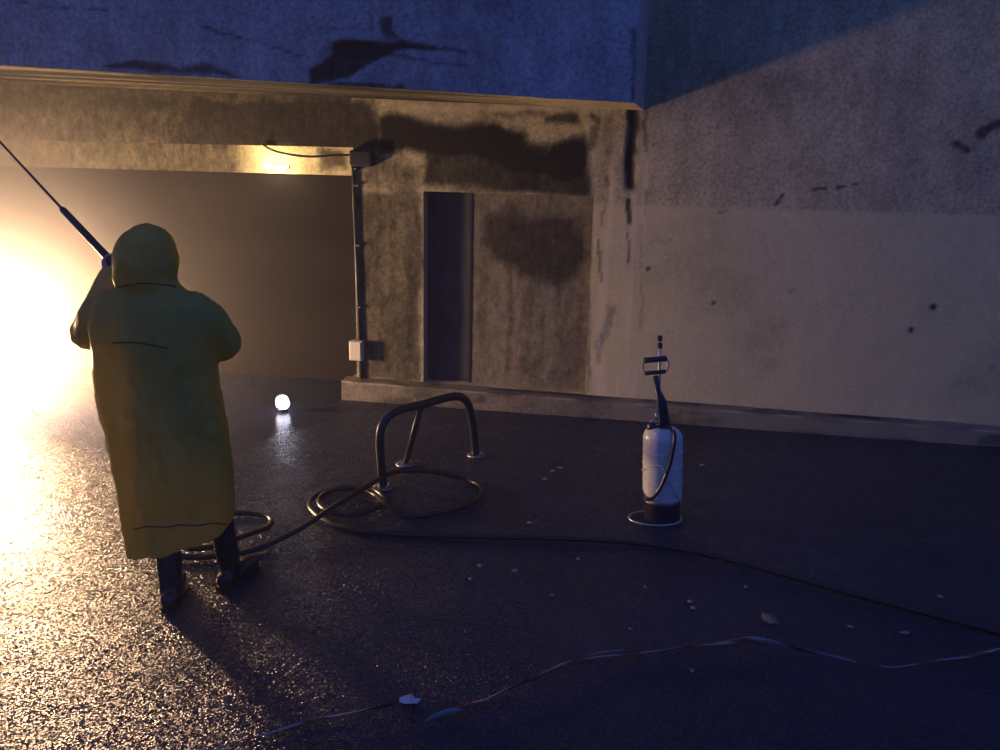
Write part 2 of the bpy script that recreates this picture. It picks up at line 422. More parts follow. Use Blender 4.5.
# thickness of the wall round both openings
bm = bmesh.new()
add_box(bm, (JAMB, WY + .012, 0), (N0 - .001, .60, BEAMZ)); add_box(bm, (N0 - .001, WY + .30, 0), (N1 + .001, .60, BEAMZ))
add_box(bm, (N1 + .001, WY + .012, 0), (N1 + .4, .60, BEAMZ)); add_box(bm, (-7.5, WY + .012, BEAMZ + .001), (N1 + .4, .60, ZT))
add_box(bm, (N0, WY + .012, NZ1), (N1, .45, BEAMZ)); add_box(bm, (N0, WY + .012, 0), (N1, .45, NZ0))
o = from_bm('wall_core', bm, MAT['wall'], wall, False)

# big opening: dark shutter and the concrete strip above it
DY = .60
door2 = empty('door_2', (-2.2, DY, 0)); tag(door2, 'dark sooted steel shutter filling the wide opening', None, None, 'structure')
stripz = 1.785
bm = bmesh.new(); add_box(bm, (-7.4, DY, .0), (JAMB, DY + .04, stripz)); from_bm('shutter_leaf', bm, MAT['dark_door'], door2, False)
def Wd(*pts): return [(on_y(px, py, DY - .02).x, on_y(px, py, DY - .02).z) for px, py in pts]
strip = grid('wall_lintel', lines([-7.5, -3, JAMB + .05], .03), lines([stripz, BEAMZ + .25], .03), lambda U, V: (U, DY - .02 + 0 * U, V), MAT['wall'],
             {'soot_shade': lambda U, V: np.maximum.reduce([.85 * poly_mask(U, V, Wd((318, 150), (345, 150), (345, 168), (330, 174), (316, 168)), .04, .06, 8, 80), .85 * (1 - sstep(Wd((222, 160))[0][0], Wd((262, 160))[0][0], U)), .3 * fbm(U * 6, V * 9, 81)]),  # left end darkened so only the bulbs' stretch looks lit; right patch is soot
              'pale': lambda U, V: .4 * fbm(U * 5, V * 5, 83)})
tag(strip, 'narrow concrete strip above the dark shutter', None, None, 'structure')
bm = bmesh.new(); add_box(bm, (-7.5, DY - .019, stripz), (JAMB, DY + .25, stripz + .02)); from_bm('lintel_underside', bm, MAT['wall'], strip, False)

# shallow doorway with stained leaf and a dark strip standing in for the left jamb's shadow
SEAM = float(on_y(471, 300, WY + .11).x)
door1 = empty('door_1', ((N0 + N1) / 2, WY + .12, NZ0)); tag(door1, 'sooty streaked door leaf in a shallow recess of the wall', None, None, 'structure')
def Wn(*pts): return [(on_y(px, py, WY + .11).x, on_y(px, py, WY + .11).z) for px, py in pts]
def leaf_soot(U, V):
    s = .88 * poly_mask(U, V, Wn((478, 215), (500, 205), (585, 210), (588, 260), (560, 290), (500, 270), (475, 250)), .10, .12, 4, 90)
    s = np.maximum(s, .50 * sstep(.25, .7, vnoise(U * 38, V * 1.5, 91)) * (.5 + fbm(U * 3, V * 3, 92)))
    s = np.maximum(s, .30 + .25 * fbm(U * 7, V * 7, 95))
    s = np.maximum(s, .6 * poly_mask(U, V, Wn((560, 330), (590, 300), (590, 392), (545, 392)), .10, .08, 4, 94))
    return s
o = grid('door_leaf', lines([SEAM, N1 + .01], .02), lines([NZ0, NZ1 + .01], .025), lambda U, V: (U, WY + .11 + 0 * U, V), MAT['panel'],
         {'soot_shade': leaf_soot, 'pale': lambda U, V: .25 * vnoise(U * 30, V * 1.2, 93)}, parent=door1)
bm = bmesh.new(); add_box(bm, (N0 - .01, WY + .13, NZ0), (SEAM + .01, WY + .17, NZ1 + .01), 0); from_bm('jamb_shade', bm, simple('jamb_shade_tone', (.035, .037, .05), .6, 0, .3, 5), door1, False)
bm = bmesh.new(); add_box(bm, (SEAM - .012, WY + .105, NZ0), (SEAM + .006, WY + .15, NZ1)); from_bm('seam_strip', bm, MAT['dark_steel'], door1, False)

# kerb along the foot of the wall
kerb_top = lambda s: .155 - .009 * s
def kerbP(U, V):                               # V: 0 bottom front, 1 top front, 2 back
    h = kerb_top(U); r = np.clip(V, 0, 1)
    Y = np.where(V <= 1, .012 * r, .012 + (V - 1) * (WY - .006)); Z = np.where(V <= 1, h * r, h + .012 * (V - 1))
    return U, Y, Z
kerb = grid('trim_1', lines([JAMB - .09, 2.5, 11], .04), [0, .25, .5, .75, .9, .97, 1.0, 1.04, 1.3, 1.7, 2.0], kerbP, MAT['kerb'],
            {'soot_shade': lambda U, V: .55 * sstep(.45, .75, fbm(U * 3, V * 2, 100)) * (U > .3) + .7 * (np.abs(V - 1.75) < .2) * sstep(.5, .6, fbm(U * 3, V * 0, 101)),
             'pale': lambda U, V: .3 * (np.abs(V - 1.02) < .08) * sstep(.4, .6, fbm(U * 8, V * 0, 102)), 'lighter': lambda U, V: .8 * (U > 2.2)},  # right part of the kerb in a lighter tone
            disp=lambda U, V: (0, -.02 * (fbm(U * 5, V * 1.5, 103) - .3) * (V < 1.9), .010 * (fbm(U * 6, V, 104) - .5) * (V > .2)))
tag(kerb, 'low rough concrete kerb along the foot of the wall', None, None, 'structure')
bm = bmesh.new(); add_box(bm, (JAMB - .085, .03, 0), (JAMB + .05, .55, .14), .012); from_bm('kerb_end', bm, MAT['kerb'], kerb, False)

# overhanging slab: front fascia and underside
FY0, FY1 = -1.25, -2.55                         # fascia face at its right end and at s=-7.5
def fy(s): return FY0 + (FX - s) / (FX + 7.5) * (FY1 - FY0)
def Fp(px, py):
    n = np.array([(FY1 - FY0) / (FX + 7.5), 1.0, 0]); return on_plane(px, py, (FX, FY0, 0), n)
FX = float(Fp(636.5, 60).x)
def Fs(*pts): return [(Fp(*p).x, Fp(*p).z) for p in pts]
eL, eR = Fp(0, 65), Fp(635, 103)
def fas_z(s): return eR.z + (s - eR.x) / (eL.x - eR.x) * (eL.z - eR.z)
def fas_soot(U, V):
    V = fas_z(U) + V
    s = .93 * poly_mask(U, V, Fs((311, 83), (311, 68), (331, 55), (331, 43), (346, 37), (382, 42), (400, 41), (420, 44), (458, 50), (425, 51), (396, 50), (378, 60), (352, 76), (330, 80)), .012, .025, 9, 110)
    s = np.maximum(s, .8 * poly_mask(U, V, Fs((380, 18), (394, 17), (392, 30), (402, 40), (388, 40), (380, 30)), .012, .02, 9, 111))
    s = np.maximum(s, .8 * poly_mask(U, V, Fs((98, 66), (112, 60), (150, 61), (178, 69), (205, 62), (240, 77), (180, 76), (140, 70)), .015, .03, 9, 112))
    s = np.maximum(s, .8 * poly_mask(U, V, Fs((325, 84), (345, 80), (395, 86), (402, 81), (410, 90), (340, 88)), .01, .015, 9, 113))
    for k, (pts, w, a) in enumerate([(((205, 26), (240, 40), (275, 48), (305, 56)), .007, .55), (((305, 27), (370, 30)), .006, .5), (((355, 74), (385, 55), (420, 58), (470, 66)), .008, .55), (((10, 3), (60, 8), (110, 14)), .006, .5),
                                     (((370, 0), (371, 30)), .008, .35), (((636, 30), (634, 103)), .018, .6), (((420, 48), (465, 52)), .014, .7)]):
        s = np.maximum(s, a * line_mask(U, V, Fs(*pts), w, w * .7, .03, 6, 120 + k))
    return np.maximum(s, .28 * sstep(.5, .75, fbm(U * 1.5, V * 2.5, 130)))
fas = grid('wall_upper', lines([-7.5, -3.6], .06)[:-1] + lines([-3.6, FX], .016), lines([0, .75], .016) + lines([.75, ZT - 2.3], .05)[1:],
           lambda U, V: (U, FY0 + (FX - U) / (FX + 7.5) * (FY1 - FY0), fas_z(U) + V), MAT['fascia'], {'soot_shade': fas_soot, 'pale': lambda U, V: .25 * sstep(.5, .8, fbm(U * 2, V * 2, 131))},
           disp=lambda U, V: (0, .03 * poly_mask(U, fas_z(U) + V, Fs((311, 83), (331, 45), (382, 42), (396, 50), (352, 76)), .02, .025, 9, 110) - .006 * fbm(U * 2, V * 2, 132), .01 * (fbm(U * 5, V * 0, 133) - .5) * (V < .05)))
tag(fas, 'damaged concrete front of the overhanging slab, blue in the night light', None, None, 'structure')
def sofP(U, V):
    y0 = fy(U); z0 = fas_z(U); z1 = soffit_z(U)
    return U, y0 + V * (WY + .02 - y0), z0 + V * (z1 - z0)
sof = grid('ceiling', lines([-7.5, FX], .06), lines([0, 1], .04), sofP, MAT['wall'],
           {'soot_shade': lambda U, V: .82 * (1 - sstep(.6, 2.0, U)) + .5 * sstep(.4, .7, vnoise(U * .8, V * 22, 140)) * (.4 + fbm(U * 2, V * 3, 141)) * (U < 1.6)})  # leftward darkening painted to offset the lamp; streaks are stain
tag(sof, 'streaked underside of the overhanging concrete slab', None, None, 'structure')
bm = bmesh.new()
vs = [bm.verts.new(p) for p in ((FX, FY0, fas_z(FX)), (FX, WY, soffit_z(FX)), (FX, WY, ZT), (FX, FY0, ZT))]; bm.faces.new(vs)
vs = [bm.verts.new(p) for p in ((FX, FY0, ZT - .02), (FX, WY, ZT - .02), (-7.5, WY, ZT - .02), (-7.5, FY1, ZT - .02))]; bm.faces.new(vs)
from_bm('slab_end', bm, MAT['fascia'], fas, False)
# the space beyond the left frame edge is closed by a cross wall
bm = bmesh.new(); add_box(bm, (-7.9, -2.2, 0), (-7.5, 1.2, ZT)); o = from_bm('wall_left', bm, MAT['wall'], None, False)
tag(o, 'concrete cross wall closing the covered passage', None, None, 'structure')

# ------------------------------------------------------------------ work light (just past the left edge of the view)
def work_light():
    base = Vector((LAMP.x, LAMP.y, 0)); t = empty('work_light', base)
    tag(t, 'glaring warm globe light on a tripod under the overhang', 'work light')
    tube('pole', [base + Vector((0, 0, .30)), base + Vector((0, 0, LAMP.z - .28))], .016, MAT['galv'], t)
    for a in (20, 140, 260):
        d = Vector((math.cos(math.radians(a)), math.sin(math.radians(a)), 0))
        tube('leg', [base + d * .03 + Vector((0, 0, .42)), base + d * .40 + Vector((0, 0, .012))], .011, MAT['galv'], t)
    tube('globe_mount', [base + Vector((0, 0, LAMP.z - .30)), base + Vector((0, 0, LAMP.z - .16))], [.03, .06], MAT['black_plastic'], t)
    bm = bmesh.new(); add_ball(bm, LAMP, LAMP_R, 3); from_bm('lamp_globe', bm, emis('lamp_globe', (1.0, .61, .34), LAMP_L), t)
    bm = bmesh.new(); add_lathe(bm, [(.055, LAMP_R - .015), (.05, LAMP_R + .02), (.02, LAMP_R + .04)], LAMP, 16); from_bm('globe_cap', bm, MAT['black_plastic'], t)
    return t
work_light()

# ------------------------------------------------------------------ twin lamps above the shutter
def twin_lamp():
    y = DY - .02; a, b = on_y(268, 166.5, y - .05), on_y(283, 168, y - .05)
    t = empty('twin_lamp', (a + b) / 2 + Vector((0, .05, 0))); tag(t, 'pair of small glowing bulbs fixed to the strip above the shutter', 'lamp')
    bm = bmesh.new(); add_box(bm, (min(a.x, b.x) - .04, y - .022, a.z - .018), (max(a.x, b.x) + .04, y, b.z + .022), .004); from_bm('mounting_bar', bm, MAT['box_grey'], t, False)
    for p in (a, b):
        bm = bmesh.new(); add_ball(bm, p, .026, 3); bl = from_bm('bulb', bm, MAT['bulb'], t)
        tube('socket', [p + Vector((0, .02, 0)), p + Vector((0, .045, 0))], .017, MAT['black_plastic'], bl)
        ld = bpy.data.lights.new('bulb_light', 'POINT'); ld.energy = 3.5; ld.color = (1, .74, .36); ld.shadow_soft_size = .03
        lo = bpy.data.objects.new('bulb_light', ld); COL.objects.link(lo); lo.location = p + Vector((0, -.06, 0))
twin_lamp()

# small white lamp on the wet ground
def ground_lamp():
    p = ground(283, 411); p.z = 0; t = empty('ground_lamp', p); tag(t, 'small white glowing lamp standing on the wet ground before the shutter', 'lamp')
    bm = bmesh.new(); add_lathe(bm, [(.035, 0), (.038, .008), (.035, .022)], p, 20); from_bm('base', bm, MAT['black_plastic'], t)
    bm = bmesh.new(); add_lathe(bm, [(.032, .022), (.05, .04), (.056, .075), (.046, .11), (.018, .125)], p, 20); from_bm('diffuser', bm, MAT['led'], t)
    bm = bmesh.new(); add_tube(bm, [p + Vector((.058 * math.cos(a), 0, .075 + .065 * math.sin(a))) for a in np.linspace(0, math.pi, 12)], .004, 6); from_bm('carry_loop', bm, MAT['black_plastic'], t)
ground_lamp()

# ------------------------------------------------------------------ conduit, boxes, cable on the pier
def conduit():
    x0, x1 = on_y(353, 168, WY - .02), on_y(361, 380, WY - .02)
    t = empty('conduit', (x1.x, WY, kerb_top(0))); tag(t, 'thin grey conduit pipe running down the edge of the pier', 'pipe')
    tube('pipe', [(x1.x, WY - .022, kerb_top(0)), (x1.x - .02, WY - .022, 1.0), (x0.x, WY - .022, 1.93)], .014, MAT['conduit'], t)
    for z in (.75, 1.25, 1.72):
        bm = bmesh.new(); add_box(bm, (x1.x - .032, WY - .038, z), (x1.x + .012, WY + .004, z + .018), .003); from_bm('clip', bm, MAT['conduit'], t, False)
    a, b = on_y(349, 341, WY - .08), on_y(362, 361, WY - .08)
    j = empty('junction_box', (a.x, WY, b.z)); tag(j, 'pale square junction box fixed low on the conduit', 'junction box')
    bm = bmesh.new(); add_box(bm, (a.x, WY - .085, b.z), (b.x, WY - .01, a.z), .006); from_bm('body', bm, MAT['box_grey'], j, False)
    bm = bmesh.new(); add_box(bm, (a.x + .008, WY - .092, b.z + .008), (b.x - .008, WY - .083, a.z - .008), .004); from_bm('cover', bm, MAT['box_grey'], j, False)
    a, b = on_y(349, 150, WY - .08), on_y(372, 167, WY - .08)
    j = empty('cable_box', (a.x, WY, b.z)); tag(j, 'black cable box at the top of the conduit', 'box')
    bm = bmesh.new(); add_box(bm, (a.x, WY - .09, b.z), (b.x, WY - .004, a.z), .015); bx = from_bm('body', bm, MAT['black_plastic'], j, False)
    bm = bmesh.new(); add_lathe(bm, [(.02, -.03), (.02, 0)], ((a.x + .04), WY - .03, b.z), 12); from_bm('cable_gland', bm, MAT['black_plastic'], j)
    pts = [on_y(px, py, WY - .03) for px, py in ((352, 155), (335, 155), (312, 156.5), (290, 154.5), (272, 150), (262, 144))]
    c = tube('hanging_cable', catmull(pts, 6), .009, MAT['rubber']); tag(c, 'black cable sagging under the beam from the cable box', 'cable')
conduit()

# ------------------------------------------------------------------ tubular guard hoop
def hoop():
    pl, pr, pb = ground(383, 488), ground(476, 456), ground(405, 465)
    d = (pr - pl); n = np.array([-d.y, d.x, 0])
    t = empty('guard_hoop', (pl + pr) / 2); tag(t, 'bent dark steel tube guard hoop with a slanting brace on the asphalt', 'guard rail')
    path = [on_plane(px, py, pl, n) for px, py in ((383, 487), (380.5, 455), (380, 436), (382.5, 425), (389, 416), (401, 409.5), (420, 405), (440, 399.5), (453, 396.5), (462, 397.5), (468, 404), (471.5, 418), (474, 436), (476, 455))]
    path[0].z = path[-1].z = 0
    tube('hoop_tube', catmull(path, 5), .027, MAT['dark_steel'], t, 14)
    top = on_plane(421, 407, pl, n)
    tube('brace', [top, pb], .020, MAT['dark_steel'], t, 12)
    for p in (pl, pr, pb):
        bm = bmesh.new(); add_lathe(bm, [(.062, 0), (.062, .010), (.056, .014)], (p.x, p.y, 0), 20); f = from_bm('foot_plate', bm, MAT['galv'], t)
        for a in (45, 135, 225, 315):
            bm = bmesh.new(); add_lathe(bm, [(.008, .012), (.008, .022), (.004, .025)], (p.x + .047 * math.cos(math.radians(a)), p.y + .047 * math.sin(math.radians(a)), 0), 6); from_bm('bolt', bm, MAT['galv'], f, False)
hoop()

# ------------------------------------------------------------------ pressure sprayer
def sprayer():
    b = ground(662, 519); D = depth_of(b); b.z = 0
    t = empty('pressure_sprayer', b); tag(t, 'cream pump pressure sprayer with black handle standing on the asphalt', 'sprayer')
    S = lambda px, py, dd=0.0: at(px, py, D + dd)
    ln = -Vector((RT[0], RT[1], 0)) * .05
    R = .112; ztop = S(661, 430).z + .02; zb = S(662, 506, -.1).z
    bm = bmesh.new(); add_lathe(bm, [(.098, .0), (.102, .012), (.100, zb - .01), (R - .004, zb)], b, 40, lean=ln); from_bm('skirt', bm, MAT['navy_plastic'], t)
    bm = bmesh.new()
    prof = [(R - .016, zb), (R, zb + .02)] + [(R, z) for z in np.linspace(zb + .03, ztop - .07, 6)] + [(R * math.cos(a) ** .6 if a < 1.5 else .02, ztop - .07 + .07 * math.sin(a)) for a in np.linspace(.1, 1.45, 10)]
    add_lathe(bm, prof, b, 40, lean=ln); tk = from_bm('tank', bm, MAT['tank'], t)
    for z in (zb + .12, zb + .22, zb + .30):
        bm = bmesh.new(); add_lathe(bm, [(R, z - .004), (R + .0025, z - .002), (R + .0025, z + .002), (R, z + .004)], b, 40, lean=ln); from_bm('rib', bm, MAT['tank'], tk)
    # foot loop lying on the ground to the left
    cl, cr = ground(629, 519), ground(681, 519); c = (cl + cr) / 2; rr = (cr - cl).length / 2
    ax = (cr - cl).normalized(); ay = Vector((-ax.y, ax.x, 0))
    ring = [c + ax * rr * math.cos(a) + ay * rr * .72 * math.sin(a) + Vector((0, 0, .006)) for a in np.linspace(0, 2 * math.pi, 49)]
    tube('foot_ring', ring, .0055, MAT['ringwire'], t, 8)
    # valve and pump
    v = S(652, 428); bm = bmesh.new(); add_lathe(bm, [(.028, -.04), (.028, .015), (.020, .03), (.012, .034)], v, 16); vv = from_bm('filler_valve', bm, MAT['navy_plastic'], t)
    bm = bmesh.new(); add_ball(bm, v + Vector((0, 0, .038)), .011); from_bm('valve_pin', bm, MAT['chrome'], vv)
    bm = bmesh.new(); add_lathe(bm, [(.045, -.03), (.045, .018), (.03, .03)], S(664, 430), 20); from_bm('pump_collar', bm, MAT['navy_plastic'], t)
    tube('pump_rod', [S(664, 432), S(655.5, 376)], .015, MAT['navy_plastic'], t)
    hl, hr, ll, lr = S(644, 360.5), S(666.5, 358.5), S(645, 373.5), S(665.5, 371.5)
    h = tube('handle_grip', [hl, hr], .016, MAT['navy_plastic'], t, 12)
    tube('handle_bar', [ll, lr], .012, MAT['navy_plastic'], h, 12)
    for p, q, ex in ((hl, ll, -2.5), (hr, lr, 2.5)):
        m = S((pix(p)[0] + pix(q)[0]) / 2 + ex, (pix(p)[1] + pix(q)[1]) / 2)
        tube('handle_side', catmull([p, m, q], 5), .007, MAT['box_grey'], h, 8)
    # spray wand leaning behind the pump, with its grip, nozzle and hose
    w = empty('wand_mount', b)
    bpy.data.objects.remove(w)
    wd_ = tube('wand_grip', [S(667.5, 430, .04), S(663, 402, .03), S(658, 390, .03)], [.021, .021, .014], MAT['navy_plastic'], t)
    tube('wand_tube', [S(659, 392, .03), S(660, 350, .03)], .0085, MAT['tank'], wd_)
    bm = bmesh.new()
    for py, r in ((347, .014), (344.5, .015), (340, .013), (337.5, .015)): add_ball(bm, S(660, py, .03), r, 2, (1, 1, .8))
    from_bm('nozzle', bm, MAT['black_plastic'], wd_)
    bm = bmesh.new(); add_ball(bm, S(656, 411, -.02), .010); add_tube(bm, [S(656, 411, -.02), S(657, 424, -.02)], .006, 8); from_bm('trigger', bm, MAT['chrome'], wd_)
    hz = [S(668, 430, .0), S(674, 432, -.09), S(674.5, 441, -.125), S(671, 460, -.128), S(665, 478, -.128), S(658, 492, -.128), S(652, 498.5, -.125), S(646, 499, -.10), S(643.5, 495, -.03), S(644, 480, .05)]
    tube('sprayer_hose', catmull(hz, 6), .010, MAT['rubber'], t, 10)
    tube('carry_strap', catmull([S(641.5, 470, -.02), S(660, 466, -.122), S(668, 478, -.124), S(676, 494, -.105), S(681, 503, -.04)], 5), .0035, MAT['box_grey'], t, 6)
sprayer()

# ------------------------------------------------------------------ hose and lance
GUN = at(168, 322, 4.46)
def lp(px, py, D): return at(px, py, D)
LN = [lp(150, 305, 4.47), lp(110, 260, 4.52), lp(63, 210, 4.66), lp(0, 142, 4.95), lp(-45, 93, 5.2)]
def hose():
    px = [(1030, 640), (960, 622), (880, 601), (800, 579), (750, 565), (700, 553), (650, 544.5), (600, 540.5), (540, 538), (470, 536.5), (400, 534.5), (352, 530), (324, 520), (309.5, 506), (318, 494), (345, 487), (372, 489), (384.5, 499),
          (377, 512), (350, 520), (326, 515), (319, 505), (330, 496), (352, 492.5), (372, 498), (384, 508), (405, 516), (445, 511.5), (474, 501), (481.5, 489), (465, 479), (430, 476), (395, 481.5), (365, 497), (335, 516), (300, 534), (255, 549.5), (205, 557), (165, 553), (146, 540), (157, 525), (200, 516), (245, 513), (269, 517.5),
          (268, 527), (247, 540), (215, 551), (185, 552)]
    pts = []
    for i, (x, y) in enumerate(px):
        p = ground(x, y, .016)
        if 18 <= i <= 25: p.z += .030
        if 31 <= i <= 34: p.z += .062 if i in (32, 33, 34) else .03
        if i == 35: p.z += .03
        if i >= 45: p.z += .03
        pts.append(p)
    pts += [at(168, 520, 4.55), at(165, 440, 4.58), at(168, 360, 4.52), GUN + Vector((0, .0, -.12))]
    o = tube('pressure_hose', catmull(pts, 8), .015, MAT['rubber'], None, 10)
    tag(o, 'long black pressure hose looping over the asphalt to the washer lance', 'hose')
hose()
def lance():
    t = empty('washer_lance', GUN); tag(t, 'black pressure washer lance held up towards the left', 'pressure lance')
    tube('lance_pipe', [LN[1], LN[2], LN[3], LN[4]], [.007, .007, .006, .006], MAT['dark_steel'], t)
    tube('lance_grip', [LN[0], LN[1], LN[2], LN[2] + (LN[3] - LN[2]) * .03], [.017, .019, .017, .009], MAT['black_plastic'], t, 12)
    tube('trigger_gun', [LN[0] + (LN[0] - LN[1]) * .05, LN[0], GUN + Vector((0, 0, .03))], [.02, .022, .022], MAT['black_plastic'], t, 12)
    tube('gun_handle', [GUN + Vector((0, 0, .03)), GUN + Vector((0, .0, -.13))], [.021, .017], MAT['black_plastic'], t, 12)
    e = LN[4]; dv = (LN[4] - LN[3]).normalized(); tube('nozzle', [e - dv * .02, e + dv * .05], [.012, .009], MAT['brass'], t)
lance()

# ------------------------------------------------------------------ the person
def person():
    D0 = 4.08
    A = lambda px, py, D=D0: at(px, py, D)
    fl, fr = ground(172, 604), ground(231, 584); fl.z = fr.z = 0
    fwd = Vector(HF); rt = Vector(RT); rt.z = 0; rt.normalize()
    toeL, toeR = (fwd * .97 + rt * -.15).normalized(), (fwd * .95 + rt * .3).normalized()
    pel = A(170, 420); pel.z = .95
    hipL, hipR = pel - rt * .085 - Vector((0, 0, .05)), pel + rt * .085 - Vector((0, 0, .05))
    anL, anR = fl + Vector((0, 0, .09)), fr + Vector((0, 0, .09))
    knL, knR = (hipL + anL) / 2 + fwd * .05, (hipR + anR) / 2 + fwd * .06
    neck = A(152, 290); chest = A(153, 330) + fwd * .02
    head = A(149, 256) + fwd * .02
    shL, shR = A(106, 306) + fwd * .02, A(196, 306) + fwd * .02
    hdL, hdR = LN[1] + (LN[0] - LN[1]) * .10, GUN + Vector((0, 0, -.03))
    elL, elR = A(86, 333, 4.22), A(223, 343, 4.16)
    bm = bmesh.new()
    add_chain(bm, [pel, (pel + chest) / 2, chest, neck], [.135, .13, .14, .06])
    add_chain(bm, [shL, chest, shR], [.06, .12, .06])
    for hip, kn, an, toe in ((hipL, knL, anL, toeL), (hipR, knR, anR, toeR)):
        add_chain(bm, [hip, kn, kn + (an - kn) * .35, an], [.095, .062, .060, .045])
        add_chain(bm, [an, an + toe * .08 - Vector((0, 0, .04)), an + toe * .17 - Vector((0, 0, .055))], [.045, .035, .03])
    add_chain(bm, [neck, head], [.058, .06])
    add_ball(bm, head, .1, 3, (.78, .95, 1.12))
    add_ball(bm, head + fwd * .098 - Vector((0, 0, .015)), .018, 2, (.8, 1, 1.3))           # nose
    add_ball(bm, head + fwd * .07 - Vector((0, 0, .075)), .04, 2)                            # chin
    for s in (-1, 1):
        add_ball(bm, head + rt * .078 * s, .028, 2, (.5, .8, 1.1)); add_ball(bm, head + rt * .03 * s + fwd * .085 + Vector((0, 0, .015)), .014, 2)
    for sh, el, hd in ((shL, elL, hdL), (shR, elR, hdR)):
        wr = hd + (el - hd).normalized() * .085
        add_chain(bm, [sh, el, wr], [.055, .045, .029])
    body_split = len(bm.verts)
    # hands: palm beside the handle, four fingers curling round it, thumb from the palm's side
    def hand(hd, el, axis, mir):
        axis = axis.normalized(); arm = (hd - el).normalized()
        pn = axis.cross(arm).normalized() * mir                # across the handle
        arm2 = pn.cross(axis).normalized() * mir
        c = hd - arm2 * .030
        wr = hd + (el - hd).normalized() * .085
        for k in range(4): add_chain(bm, [wr + axis * (k - 1.5) * .012, c + axis * (k - 1.5) * .019 - pn * .012], [.020, .013], 8)
        for k, L in enumerate((.92, 1.0, .95, .78)):
            o = axis * (k - 1.5) * .0195
            ring = [hd + o - arm2 * .030 - pn * .010, hd + o + arm2 * .004 - pn * .031 * L, hd + o + arm2 * .026 - pn * .012, hd + o + arm2 * .024 + pn * .014 * L]
            add_chain(bm, ring, [.0095, .009, .0085, .0075], 8)
        th = [c + axis * -.040 + pn * .004, hd + axis * -.046 + pn * .024, hd + axis * -.030 + pn * .031 + arm2 * .018]
        add_chain(bm, [wr] + th, [.018, .0115, .010, .009], 8)
    hand(hdL, elL, LN[1] - LN[2], 1); hand(hdR, elR, Vector((0, 0, 1)), -1)
    me = voxel_union(bm, .0065, 3)
    body = link('person', me, [MAT['trousers'], MAT['skin']])
    # skin on head and hands
    n = len(me.polygons); cen = np.zeros(n * 3); me.polygons.foreach_get('center', cen); cen = cen.reshape(-1, 3)
    m = (np.linalg.norm(cen - np.array(head), axis=1) < .15) | (np.linalg.norm(cen - np.array(hdL), axis=1) < .085) | (np.linalg.norm(cen - np.array(hdR), axis=1) < .085)
    me.polygons.foreach_set('material_index', m.astype(np.int32).tolist())
    tag(body, 'person seen from behind in a long hooded olive raincoat, raising a washer lance', 'person')
    # boots
    for an, toe in ((anL, toeL), (anR, toeR)):
        bm = bmesh.new(); g0 = Vector((an.x, an.y, 0)); kn = (knL if an is anL else knR); shank = (kn - an).normalized()
        add_chain(bm, [an + shank * .26, an + shank * .10, an - Vector((0, 0, .02))], [.062, .056, .052])
        add_chain(bm, [g0 - toe * .045 + Vector((0, 0, .045)), g0 + toe * .08 + Vector((0, 0, .045)), g0 + toe * .19 + Vector((0, 0, .038))], [.044, .048, .038])
        bme = voxel_union(bm, .008, 4)
        for v in bme.vertices: v.co.z = max(v.co.z, .002)
        bt = link('boot', bme, MAT['boot'], body)
        bm = bmesh.new(); sole = []
        side = Vector((-toe.y, toe.x, 0))
        prof = [(-.095, 0), (-.08, .034), (-.02, .042), (.05, .046), (.12, .053), (.18, .046), (.225, .024), (.235, 0)]
        loop = [(a, b) for a, b in prof] + [(a, -b) for a, b in prof[::-1][1:-1]]
        lo = [bm.verts.new(g0 + toe * a + side * b + Vector((0, 0, .0))) for a, b in loop]; hi = [bm.verts.new(g0 + toe * a + side * b + Vector((0, 0, .022))) for a, b in loop]
        bm.faces.new(lo[::-1]); bm.faces.new(hi)
        for i in range(len(lo)): bm.faces.new((lo[i], lo[(i + 1) % len(lo)], hi[(i + 1) % len(lo)], hi[i]))
        from_bm('boot_sole', bm, MAT['rubber'], bt, False)
    # coat: skirt and back lofted from the outline, sleeves, hood
    bm = bmesh.new()
    rows = [(130, 231, 541, .20), (123, 231, 515, .195), (114, 229, 470, .19), (105, 223, 420, .18), (98, 215, 375, .17), (96, 214, 345, .165), (92, 212, 320, .155), (95, 207, 303, .14), (112, 190, 292, .115), (122, 178, 282, .10)]
    rings = []
    for (xl, xr, py, hd) in rows:
        cl, cr = A(xl, py), A(xr, py); c = (cl + cr) / 2; hw = (cr - cl).length / 2
        z = c.z
        ring = []
        for k in range(40):
            a = 2 * math.pi * k / 40; ca, sa = math.cos(a), math.sin(a)
            ca = math.copysign(abs(ca) ** .8, ca); sa = math.copysign(abs(sa) ** .8, sa)
            zz = z + (.13 * (ca * .5 + .12) if py == 541 else 0)
            fold = 1 + (.035 * math.sin(a * 7 + py * .01) * max(0, (py - 330) / 230))
            p = c + rt * hw * ca * fold + fwd * hd * sa * fold; p.z = zz; ring.append(bm.verts.new(p))
        rings.append(ring)
    for i in range(len(rings) - 1):
        for k in range(40): bm.faces.new((rings[i][k], rings[i][(k + 1) % 40], rings[i + 1][(k + 1) % 40], rings[i + 1][k]))
    bm.faces.new(rings[0][::-1]); bm.faces.new(rings[-1])
    hemz = min(v.co.z for v in rings[0])
    cfL, cfR = hdL + (elL - hdL).normalized() * .07, hdR + (elR - hdR).normalized() * .07
    add_chain(bm, [A(112, 308), A(100, 316, 4.12), elL, (elL + cfL) / 2, cfL], [.080, .086, .080, .070, .056])
    add_chain(bm, [A(192, 308), A(207, 322, 4.11), elR, (elR + cfR) / 2, cfR], [.080, .088, .082, .068, .056])
    # hood
    add_ball(bm, A(146.5, 262), .142, 3, (.98, 1.0, 1.10)); add_ball(bm, A(147.5, 250), .122, 3, (1.0, 1.1, 1.0)); add_ball(bm, A(146, 278), .138, 3, (1.0, .95, .7))
    add_chain(bm, [A(148, 230), A(148, 242)], [.035, .085])
    cme = voxel_union(bm, .0105, 7)
